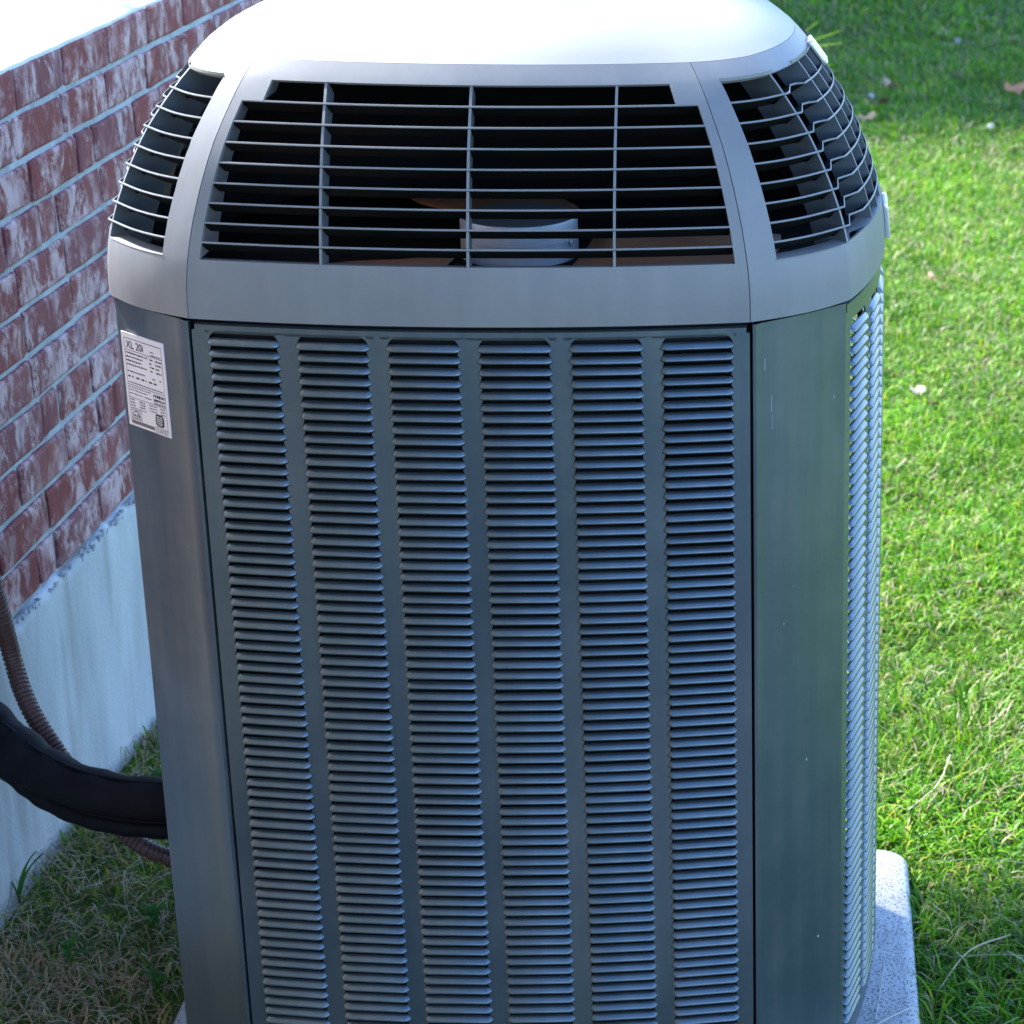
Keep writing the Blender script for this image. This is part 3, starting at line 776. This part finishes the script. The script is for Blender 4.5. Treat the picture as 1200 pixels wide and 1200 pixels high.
def line(x0, x1, y, h=1.9, lo=1.6, hi=6):
    x = x0
    while x < x1:
        wv = rg.uniform(lo, hi); U(x, y, min(x+wv, x1), y+h*rg.uniform(.75, 1)); x += wv+rg.uniform(.7, 1.6)
U(6, 7.5, 94, 8.4); U(6, 24, 94, 24.8); U(93.4, 7.5, 94, 128); U(6, 74, 94, 74.8); U(6, 92.5, 94, 93.2); U(6, 7.5, 6.5, 128)
line(68, 76, 17); line(66, 90, 21.5, 1.6)
for k, y in enumerate((27.5, 33, 38.5, 44)):
    line(8, (60, 48, 44, 56)[k], y, 2.2); line(64, (72, 68, 74, 70)[k], y+.5, 2.2); line(78, (92, 90, 86, 90)[k], y+.5, 2.6)
line(8, 50, 54, 2.0); line(68, 74, 55, 2.2); line(84, 88, 55, 2.2)
x = 9
for wv in (6, 3, 8, 7, 2, 8, 7): U(x, 61, x+wv, 63.4); x += wv+rg.uniform(3, 7)
line(8, 90, 70, 1.8, 1, 4)
line(8, 60, 77, 1.6, 1, 4); line(66, 92, 77.5, 4.6, 2, 5); line(8, 52, 81, 1.6, 1, 4); line(66, 92, 84, 4, 1, 4)
line(8, 40, 86, 1.6, 1, 3); line(44, 60, 86, 1.8); line(66, 92, 89.5, 2.2)
for y in (95, 99, 103): line(8, 20, y, 2, 1, 3); line(30, 44, y, 2.2, 1, 3); line(54, 72, y, 2, 1, 3); line(80, 90, y, 2.2, 1, 3)
line(8, 46, 107.2, 1.5, 1, 3)
# mark on the left: a framed arch over a lettered strip
def arc(cx_, cy_, r0, r1, a0, a1, n=12, mi=1):
    for i in range(n):
        A, B_ = R(a0+(a1-a0)*i/n), R(a0+(a1-a0)*(i+1)/n)
        ink.poly([pp((cx_+q*math.cos(t))*mmw, (cy_-q*math.sin(t))*mmh, dk) for q, t in ((r0, A), (r1, A), (r1, B_), (r0, B_))][::-1], mi)
U(9, 110.2, 33, 111); U(9, 123, 33, 123.8); U(9, 110.2, 9.7, 123.8); U(32.3, 110.2, 33, 123.8)
arc(20, 121, 8.2, 9.6, 20, 160); line(13, 29, 117.2, 2.4, 3, 6); U(24, 113.6, 28, 116.5, 1)
for y in (120, 121.6): line(11, 31, y, .9, 1, 3)
# rounded black emblem on the right
pts = rrect(66, 86, 105, 123, 5.5, 4)
ink.poly([pp(x*mmw, y*mmh, dk) for x, y in pts][::-1], 0)
U(7.5, 125.6, 62, 130.6, 1)
for y in (124.6, 126.8, 129, 131.2): line(64, 93, y, 1.1, 1, 4)
ink.build('plate_print', [M['ink'], M['greyink']], pl)
lt_ = MB(); 
for x0, y0, x1, y1 in ((69, 108, 75, 109.3), (76.5, 108, 83, 109.3), (69, 111, 83, 112.2), (70, 113.8, 76, 115.4), (77.5, 113.8, 82, 115.4), (69, 117, 83, 117.9), (71, 119.4, 81, 120.4)):
    lt_.poly([pp(x0*mmw, y1*mmh, .0005), pp(x1*mmw, y1*mmh, .0005), pp(x1*mmw, y0*mmh, .0005), pp(x0*mmw, y0*mmh, .0005)])
lt_.build('emblem_print', M['plate'], pl)
def text_mesh(txt, size, name):
    cu = bpy.data.curves.new(name, 'FONT'); cu.body = txt; cu.size = size; cu.offset = size*.012
    t = bpy.data.objects.new(name, cu); C.objects.link(t)
    me = bpy.data.meshes.new_from_object(t.evaluated_get(bpy.context.evaluated_depsgraph_get())); bpy.data.objects.remove(t); return me
me = text_mesh('XL 20i', 0.0135, 'model_text'); me.materials.clear(); me.materials.append(M['ink'])
o = obj('model_lettering', me, pl, (10.5*mmw, -21.5*mmh, .0003)); 

# ------------------------------------------------------------------ pipe and conduit
path = catmull([(-0.44, .40, -.847), (-.485, .40, -.845), (-.525, .40, -.840), (-.586, .40, -.834), (-.652, .42, -.829), (-.714, .45, -.816), (-.757, .475, -.797), (-.803, .50, -.770), (-.838, .505, -.725), (-.862, .50, -.65), (-.90, .495, -.59), (-.96, .49, -.56)], 10)
mb = MB()
tube(mb, path, lambda i: .0355+.0016*math.sin(i*.55)+random.uniform(-.0006, .0006), 28)
pipe = tag(empty('insulated_pipe', (-.49, .40, -.845)), 'thick black insulated pipe curving from the wall into the unit', 'pipe')
def put(mbx, nm, par, mt, sm=True):
    o = mbx.build(nm, mt, par, sm); o.location = -Vector(par.location); return o
put(mb, 'insulation', pipe, M['pipe'])
mb = MB(); low = [p+Vector((0.0, -.022+.0*i, -.026)) for i, p in enumerate(path)]
tube(mb, [p+Vector((.0, -.004, -.006)) for p in low], lambda i: .0125+.0008*math.sin(i*.9), 16)
put(mb, 'small_line', pipe, M['pipe'])
mb = MB()   # lapped seam of the insulation jacket
tube(mb, [p+Vector((0, -.0335, -.010-.006*math.sin(i*.05))) for i, p in enumerate(path)], .0022, 8)
tube(mb, [p+Vector((0, -.008, .0352)) for i, p in enumerate(path)], .0022, 8)
put(mb, 'jacket_seam', pipe, M['pipe'])
mb = MB()
for i0 in (62,): 
    pass
path = catmull([(-.46, .43, -.985), (-.50, .44, -.975), (-.546, .45, -.958), (-.588, .45, -.936), (-.64, .475, -.902), (-.70, .515, -.848), (-.754, .55, -.782), (-.780, .575, -.742), (-.798, .60, -.700), (-.806, .60, -.634), (-.822, .60, -.52), (-.845, .60, -.38), (-.90, .60, -.32)], 60)
mb = MB(); acc = 0; rads = []
for i, p in enumerate(path):
    if i: acc += (p-path[i-1]).length
    ph = (acc/.0072) % 1
    rads.append(.0138 if ph < .62 else .0117)
tube(mb, path, lambda i: rads[i], 16)
con = tag(empty('flexible_conduit', (-.49, .43, -.95)), 'thin brown ribbed conduit running behind and under the black pipe', 'conduit')
put(mb, 'ribbed_sleeve', con, M['conduit'], False)

# ------------------------------------------------------------------ grass
def blades(name, xy, h, wd, lean, cols, material, label, cat, zoff=0.0, seed=1):
    rg = np.random.default_rng(seed); n = len(xy)
    a = rg.uniform(0, 2*np.pi, n); d = np.stack([np.cos(a), np.sin(a)], 1); s = np.stack([-d[:, 1], d[:, 0]], 1)
    tw = rg.uniform(-.6, .6, n); s = s*np.cos(tw)[:, None]+d*np.sin(tw)[:, None]
    z0 = np.array([gz(x, y) for x, y in xy])+zoff
    V = np.zeros((n, 7, 3))
    for k, (t, wf) in enumerate(((0, .75), (.4, 1), (.75, .75), (1, 0))):
        ang = lean*(t**.8)
        hor = h*t*np.sin(ang*.9); ver = h*t*np.cos(ang)
        cpt = np.concatenate([xy+d*hor[:, None], (z0+ver)[:, None]], 1)
        if k < 3:
            for q, sg in ((2*k, -1), (2*k+1, 1)):
                V[:, q] = cpt; V[:, q, :2] += s*(sg*wd*wf/2)[:, None]
        else: V[:, 6] = cpt
    base = (np.arange(n)*7)[:, None]
    quads = np.concatenate([base+np.array([0, 1, 3, 2]), base+np.array([2, 3, 5, 4])], 0); tris = base+np.array([4, 5, 6])
    me = bpy.data.meshes.new(name); me.vertices.add(n*7); me.vertices.foreach_set('co', V.reshape(-1).astype(np.float32))
    nl = quads.size+tris.size; me.loops.add(nl); me.loops.foreach_set('vertex_index', np.concatenate([quads.ravel(), tris.ravel()]).astype(np.int32))
    npoly = len(quads)+len(tris); me.polygons.add(npoly)
    ls = np.concatenate([np.arange(len(quads))*4, len(quads)*4+np.arange(len(tris))*3]); me.polygons.foreach_set('loop_start', ls.astype(np.int32))
    me.polygons.foreach_set('use_smooth', np.ones(npoly, bool))
    me.update(calc_edges=True); me.materials.append(material)
    at = me.color_attributes.new('col', 'FLOAT_COLOR', 'POINT')
    cc = np.ones((n, 7, 4)); cc[:, :, :3] = cols[:, None, :]
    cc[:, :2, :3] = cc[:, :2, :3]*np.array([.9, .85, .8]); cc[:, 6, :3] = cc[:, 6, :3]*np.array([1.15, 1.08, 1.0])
    at.data.foreach_set('color', cc.reshape(-1).astype(np.float32))
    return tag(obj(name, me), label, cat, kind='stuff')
def vnoise(x, y, sc, seed):
    rg = np.random.default_rng(seed); gs = rg.random((64, 64)); X = x*sc+200; Y = y*sc+200
    i = np.floor(X).astype(int); j = np.floor(Y).astype(int); u = X-i; v_ = Y-j; u = u*u*(3-2*u); v_ = v_*v_*(3-2*v_)
    G = lambda a, b: gs[a % 64, b % 64]
    return (G(i, j)*(1-u)+G(i+1, j)*u)*(1-v_)+(G(i, j+1)*(1-u)+G(i+1, j+1)*u)*v_
def zone(x0, x1, y0, y1, dens, seed):
    rg = np.random.default_rng(seed); n = int((x1-x0)*(y1-y0)*dens); return np.stack([rg.uniform(x0, x1, n), rg.uniform(y0, y1, n)], 1)
def keep(P):
    onpad = (P[:, 0] > px0-.002) & (P[:, 0] < px1+.004) & (P[:, 1] > py0) & (P[:, 1] < py1+.004)
    inwall = P[:, 0] < -0.905+WS*P[:, 1]+.012
    return P[~onpad & ~inwall & (P[:, 1] > -.44)]
PAL = np.array([[.095, .25, .003], [.15, .34, .004], [.06, .19, .005], [.22, .40, .008], [.36, .39, .04], [.04, .14, .012]])
def cols_for(P, seed, dry):
    rg = np.random.default_rng(seed); n = len(P)
    k = rg.choice(6, n, p=[.28, .24, .18, .15, .07, .08]); c = PAL[k]*rg.uniform(.8, 1.2, (n, 1))
    nz_ = vnoise(P[:, 0], P[:, 1], 3.1, 3)*.6+vnoise(P[:, 0], P[:, 1], 9, 4)*.4
    c = c*(.72+.56*nz_)[:, None]
    pdry = dry*(0.3+1.6*(vnoise(P[:, 0], P[:, 1], 4.3, 8)**2))
    m_ = rg.random(n) < pdry; c[m_] = np.array([.42, .36, .20])*rg.uniform(.6, 1.15, (m_.sum(), 1)); return c
zones = [  # x0 x1 y0 y1 density  height  width lean dry
    (.42, 1.7, -.9, 1.6, 17000, .045, .0034, 1.15, .12), (.30, 1.9, 1.6, 3.4, 14000, .042, .0034, 1.1, .12), (.1, 2.2, 3.4, 6.4, 8000, .040, .0040, 1.05, .14),
    (-.2, 3.0, 6.4, 10, 3800, .045, .0055, 1.05, .16), (-.6, 4.5, 10, 15, 1600, .05, .008, 1.05, .12),
    (-.92, -.42, -.9, 1.9, 9500, .036, .0030, 1.3, .68), (-.85, .45, .84, 3.2, 4500, .042, .0036, 1.1, .15), (1.7, 3.0, -.4, 3.4, 3000, .04, .0042, 1.1, .15), (-.5, .45, -.44, -.1, 7000, .04, .0034, 1.1, .2), (-.78, .1, 3.2, 8, 1500, .045, .006, 1.1, .15), (1.7, 4.5, 3.4, 10, 1500, .045, .007, 1.05, .14), (3.0, 6.5, -.4, 3.4, 1200, .045, .007, 1.05, .14), (4.5, 9, 3.4, 15, 500, .05, .012, 1.05, .14), (-4, 9, 15, 26, 260, .06, .018, 1.05, .12)]
for i, (x0, x1, y0, y1, dn, h, wd, ln, dry) in enumerate(zones):
    P = keep(zone(x0, x1, y0, y1, dn, 100+i)); rg = np.random.default_rng(300+i); n = len(P)
    tall = 0.6+0.9*vnoise(P[:, 0], P[:, 1], 5.0, 21)
    tuft = np.exp(-((P[:, 0]-.64)**2/.02+(P[:, 1]-1.35)**2/.08)); tall = tall+.75*tuft
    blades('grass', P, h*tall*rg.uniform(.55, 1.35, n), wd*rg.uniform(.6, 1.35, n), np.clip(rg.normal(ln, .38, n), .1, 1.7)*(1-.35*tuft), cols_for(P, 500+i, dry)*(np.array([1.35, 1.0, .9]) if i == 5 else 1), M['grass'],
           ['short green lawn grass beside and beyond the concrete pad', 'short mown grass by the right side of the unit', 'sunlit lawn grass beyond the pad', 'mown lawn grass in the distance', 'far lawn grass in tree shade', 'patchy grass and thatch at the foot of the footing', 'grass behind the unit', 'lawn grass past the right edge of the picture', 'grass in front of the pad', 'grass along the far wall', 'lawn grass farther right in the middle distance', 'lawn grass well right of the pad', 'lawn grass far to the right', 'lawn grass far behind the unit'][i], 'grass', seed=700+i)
# thatch: dry straws lying on the ground
for i, (x0, x1, y0, y1, dn) in enumerate(((-.9, -.42, -.7, 1.3, 4200), (.45, 1.5, -.5, 2.2, 200), (.3, 2.0, 2.2, 7, 90))):
    P = keep(zone(x0, x1, y0, y1, dn, 40+i)); rg = np.random.default_rng(60+i); n = len(P)
    cc = np.array([[.46, .38, .22], [.34, .25, .14], [.50, .44, .30], [.22, .15, .08]])[rg.choice(4, n)]*rg.uniform(.6, 1.1, (n, 1))
    blades('dry_straw', P, rg.uniform(.03, .085, n), rg.uniform(.0009, .0019, n), rg.uniform(1.3, 1.62, n), cc, M['straw'], ['dry straw and thatch by the footing', 'dry straws among the grass by the pad', 'dry straws on the far lawn'][i], 'straw', zoff=.012+.012*(i > 0), seed=80+i)

# long runners lying over the grass at the right edge, and straws on the pad
def strand(name, pts, r, col, label, cat, group=None):
    mb = MB(); tube(mb, catmull(pts, 8), r, 6); Mt = mat(name+'_fibre', col, .7, .3, var=.2, vscale=60)
    return tag(mb.build(name, Mt, None, True), label, cat, group)
zg = ZG
strand('grass_runner', [(.60, .80, zg+.045), (.70, .79, zg+.055), (.84, .77, zg+.05), (1.0, .76, zg+.052)], .0007, (.32, .34, .20), 'pale runner stem lying over the grass level with the back of the pad', 'stem')
strand('grass_runner', [(.62, .50, zg+.04), (.70, .487, zg+.052), (.82, .475, zg+.05), (.98, .45, zg+.05)], .0007, (.30, .34, .20), 'pale runner stem lying over the grass nearest the front of the picture', 'stem')
strand('grass_runner', [(.60, .42, zg+.03), (.65, .50, zg+.05), (.72, .56, zg+.045)], .0012, (.55, .45, .30), 'bent tan straw in the grass close beside the pad edge', 'stem')
strand('grass_runner', [(.575, .98, zg+.05), (.63, 1.06, zg+.06), (.66, 1.20, zg+.05)], .0011, (.55, .50, .32), 'straight tan straw leaning in the grass just behind the pad corner', 'stem')
strand('dry_stem', [(.492, .28, ztop+.003), (.53, .31, ztop+.006), (.556, .335, ztop+.004)], .0011, (.62, .55, .5), 'pale dry stem lying on the right edge of the pad', 'stem')
strand('dry_stem', [(.500, .30, ztop+.003), (.512, .40, ztop+.005), (.518, .46, ztop+.003)], .0008, (.60, .55, .5), 'thin dry stem pointing back along the pad beside the unit', 'stem')
strand('green_clipping', [(.510, .205, ztop+.003), (.525, .20, ztop+.005), (.540, .19, ztop+.002)], .0020, (.05, .13, .04), 'short green grass clipping lying on the pad', 'clipping')

# fallen leaves
def fallen(loc, size, rz, col, label, lobes=0, tilt=.3):
    mb = MB(); pts = []
    n = 28
    for k in range(n):
        a = 2*math.pi*k/n
        r = size*(0.5+0.5*abs(math.cos(a)))*(1+lobes*.30*math.cos(5*a))*.8
        if not lobes: r = size*(.32+.68*abs(math.cos(a))**1.3)
        pts.append(Vector((r*math.cos(a), r*math.sin(a), .25*size*math.cos(2*a)+.1*size*math.sin(3*a))))
    mid = [p*.5+Vector((0, 0, -.03*size)) for p in pts]
    n0 = 0; mb.v = [tuple(p) for p in pts]+[tuple(p) for p in mid]+[(0, 0, 0)]
    for k in range(n):
        k2 = (k+1) % n; mb.f.append([k, k2, n+k2, n+k]); mb.f.append([n+k, n+k2, 2*n]); mb.i += [0, 0]
    o = mb.build('fallen_leaf', leaf_mat('fallen_leaf_tissue', col, .15, .6), None, True, loc, rz); o.rotation_euler = (tilt, random.uniform(-.2, .2), rz)
    tag(o, label, 'leaf', 'fallen leaves on the lawn')
zl = ZG+.042
fallen((.695, 3.50, zl), .026, .6, (.66, .50, .40), 'pale pinkish dry leaf in the sunlit grass right of the unit')
fallen((.733, 3.40, zl-.005), .022, 2.2, (.16, .07, .03), 'small dark brown leaf next to the pale leaf in the grass')
fallen((1.34, 8.25, zl+.01), .075, .3, (.50, .24, .12), 'large orange brown lobed leaf near the right edge of the far lawn', 1)
fallen((.671, 8.0, zl+.005), .028, 1.2, (.36, .36, .36), 'greyish curled leaf on the far lawn by the top of the grille')
fallen((.70, 7.9, zl), .05, 2.7, (.18, .10, .06), 'dark brown leaf beside the greyish leaf on the far lawn')
fallen((.642, 7.5, zl+.005), .04, .2, (.34, .24, .15), 'flat tan leaf on the lawn just right of the grille')
fallen((.776, 8.3, zl+.005), .06, 2.0, (.42, .30, .18), 'tan leaf farther back on the lawn above the greyish leaf')
fallen((1.159, 7.3, zl+.005), .028, .9, (.34, .36, .28), 'pale grey green leaf on the right of the far lawn')
fallen((.80, 4.75, zl), .03, 1.9, (.55, .38, .22), 'narrow tan leaf in bright grass below the badge')
fallen((1.15, 9.6, zl+.01), .035, 1.1, (.26, .25, .23), 'grey leaf in the tree shade at the top right of the lawn')

# strap-leaved plant behind the unit
def strap_plant(loc, label, n, hgt, seed, mt='strap', wk=1.0):
    rg = random.Random(seed); root = tag(empty('strap_leaf_plant', loc), label, 'plant')
    for k in range(n):
        a = rg.uniform(0, 6.283); ln = hgt*rg.uniform(.7, 1.2); bend = rg.uniform(.5, 1.2); wd = rg.uniform(.008, .013)*wk; mb = MB(); rows = []
        d = Vector((math.cos(a), math.sin(a), 0)); s = Vector((-d.y, d.x, 0))
        for i in range(8):
            t = i/7; c_ = d*(ln*t*math.sin(bend*t)*.8)+Vector((0, 0, ln*t*math.cos(bend*t*.8)))
            ww = wd*(1-t**3)*(.6+.4*math.sin(math.pi*min(t*1.5, 1)))
            rows.append([c_-s*ww, c_+Vector((0, 0, -.003)), c_+s*ww])
        mb.quadgrid(rows); mb.build('leaf', M[mt], root, True)
strap_plant((.13, 6.9, ZG), 'yellow green strap-leaved plant behind the top right of the unit', 22, .62, 4)
strap_plant((.36, 5.6, ZG), 'small tuft of long grassy leaves beside the strap-leaved plant', 9, .20, 9)

def weed(loc, label, n, r, seed):
    rg = random.Random(seed); root = tag(empty('weed', loc), label, 'weed')
    for k in range(n):
        a = 6.283*k/n+rg.uniform(-.3, .3); ln = r*rg.uniform(.7, 1.2); hh = rg.uniform(.02, .05); wd = ln*.28; d = Vector((math.cos(a), math.sin(a), 0)); q = Vector((-d.y, d.x, 0)); mb = MB(); rows = []
        for i in range(6):
            t = i/5; c_ = d*ln*t+Vector((0, 0, hh+.02*math.sin(2.4*t))); ww = wd*math.sin(math.pi*min(.98, .06+t*.94))**.7
            rows.append([c_-q*ww+Vector((0, 0, .004)), c_, c_+q*ww+Vector((0, 0, .004))])
        mb.quadgrid(rows); mb.build('leaf', M['weed_leaf'], root, True)
M['weed_leaf'] = leaf_mat('weed_leaf', (0.07, 0.17, 0.03))
weed((-.63, .60, gz(-.63, .60)), 'small broad-leaved weed growing below the black pipe', 9, .024, 1)
weed((-.72, .47, gz(-.72, .47)), 'low weed with round leaves in the thatch near the footing', 7, .020, 2)
weed((-.58, .42, gz(-.58, .42)), 'dark green weed beside the left edge of the pad', 8, .022, 3)
weed((-.74, 1.02, gz(-.74, 1.02)), 'leafy weed at the wall foot seen above the black pipe', 10, .035, 5)
strap_plant((-.855, .66, gz(-.85, .66)), 'few long grass blades leaning against the footing', 3, .085, 21, 'weed_leaf', .4)
# shade tree beyond the top of the picture
def tree(loc, hgt, cr_, label, seed, n=60000, vz=None, sig=.34, tr=.17, nc=110):
    rg = random.Random(seed); root = tag(empty('shade_tree', loc), label, 'tree')
    mb = MB(); tube(mb, catmull([(0, 0, -.1), (.05, 0, hgt*.2), (-.03, .05, hgt*.42), (.05, 0, hgt*.75)], 6), lambda i: tr*(1-i/26)+.02, 12)
    for k in range(9):
        a = rg.uniform(0, 6.28); z = hgt*rg.uniform(.32, .6); tip = Vector((math.cos(a)*cr_*.75, math.sin(a)*cr_*.75, z+hgt*rg.uniform(.1, .3)))
        tube(mb, catmull([(0, 0, z), tip*.5+Vector((0, 0, z*.45)), tip], 6), lambda i: tr*.32*(1-i/14), 8)
    mb.build('trunk', M['bark'], root, True)
    rgn = np.random.default_rng(seed); cl_ = rgn.normal(0, 1, (nc, 3)); cl_ /= np.linalg.norm(cl_, axis=1)[:, None]; cl_ *= (rgn.random((nc, 1))**.4)*np.array([cr_, cr_, vz or hgt*.3])*.9
    P = cl_[rgn.integers(0, nc, n)]+rgn.normal(0, sig, (n, 3))+np.array([0, 0, hgt*.72])
    A = rgn.normal(0, 1, (n, 3)); A /= np.linalg.norm(A, axis=1)[:, None]; B_ = np.cross(A, rgn.normal(0, 1, (n, 3))); B_ /= np.linalg.norm(B_, axis=1)[:, None]
    s = rgn.uniform(.08, .13, (n, 1)); V = np.stack([P-A*s, P+B_*s*.45, P+A*s, P-B_*s*.45], 1).reshape(-1, 3)
    obj('crown', mesh('crown', V.tolist(), (np.arange(n*4).reshape(-1, 4)).tolist(), M['tree_leaf']), root)
tree((-2.35, 13.7, ZG), 6.4, 3.6, 'leafy tree standing past the far lawn whose shade falls on it', 3)
tree((-1.90, 2.60, ZG), 5.75, .42, 'unseen slender young tree added beyond the brick wall to shade the lawn', 12, 1900, .42, .16, .035, 22)  # added out of view so its crown shades the lawn beside the pad
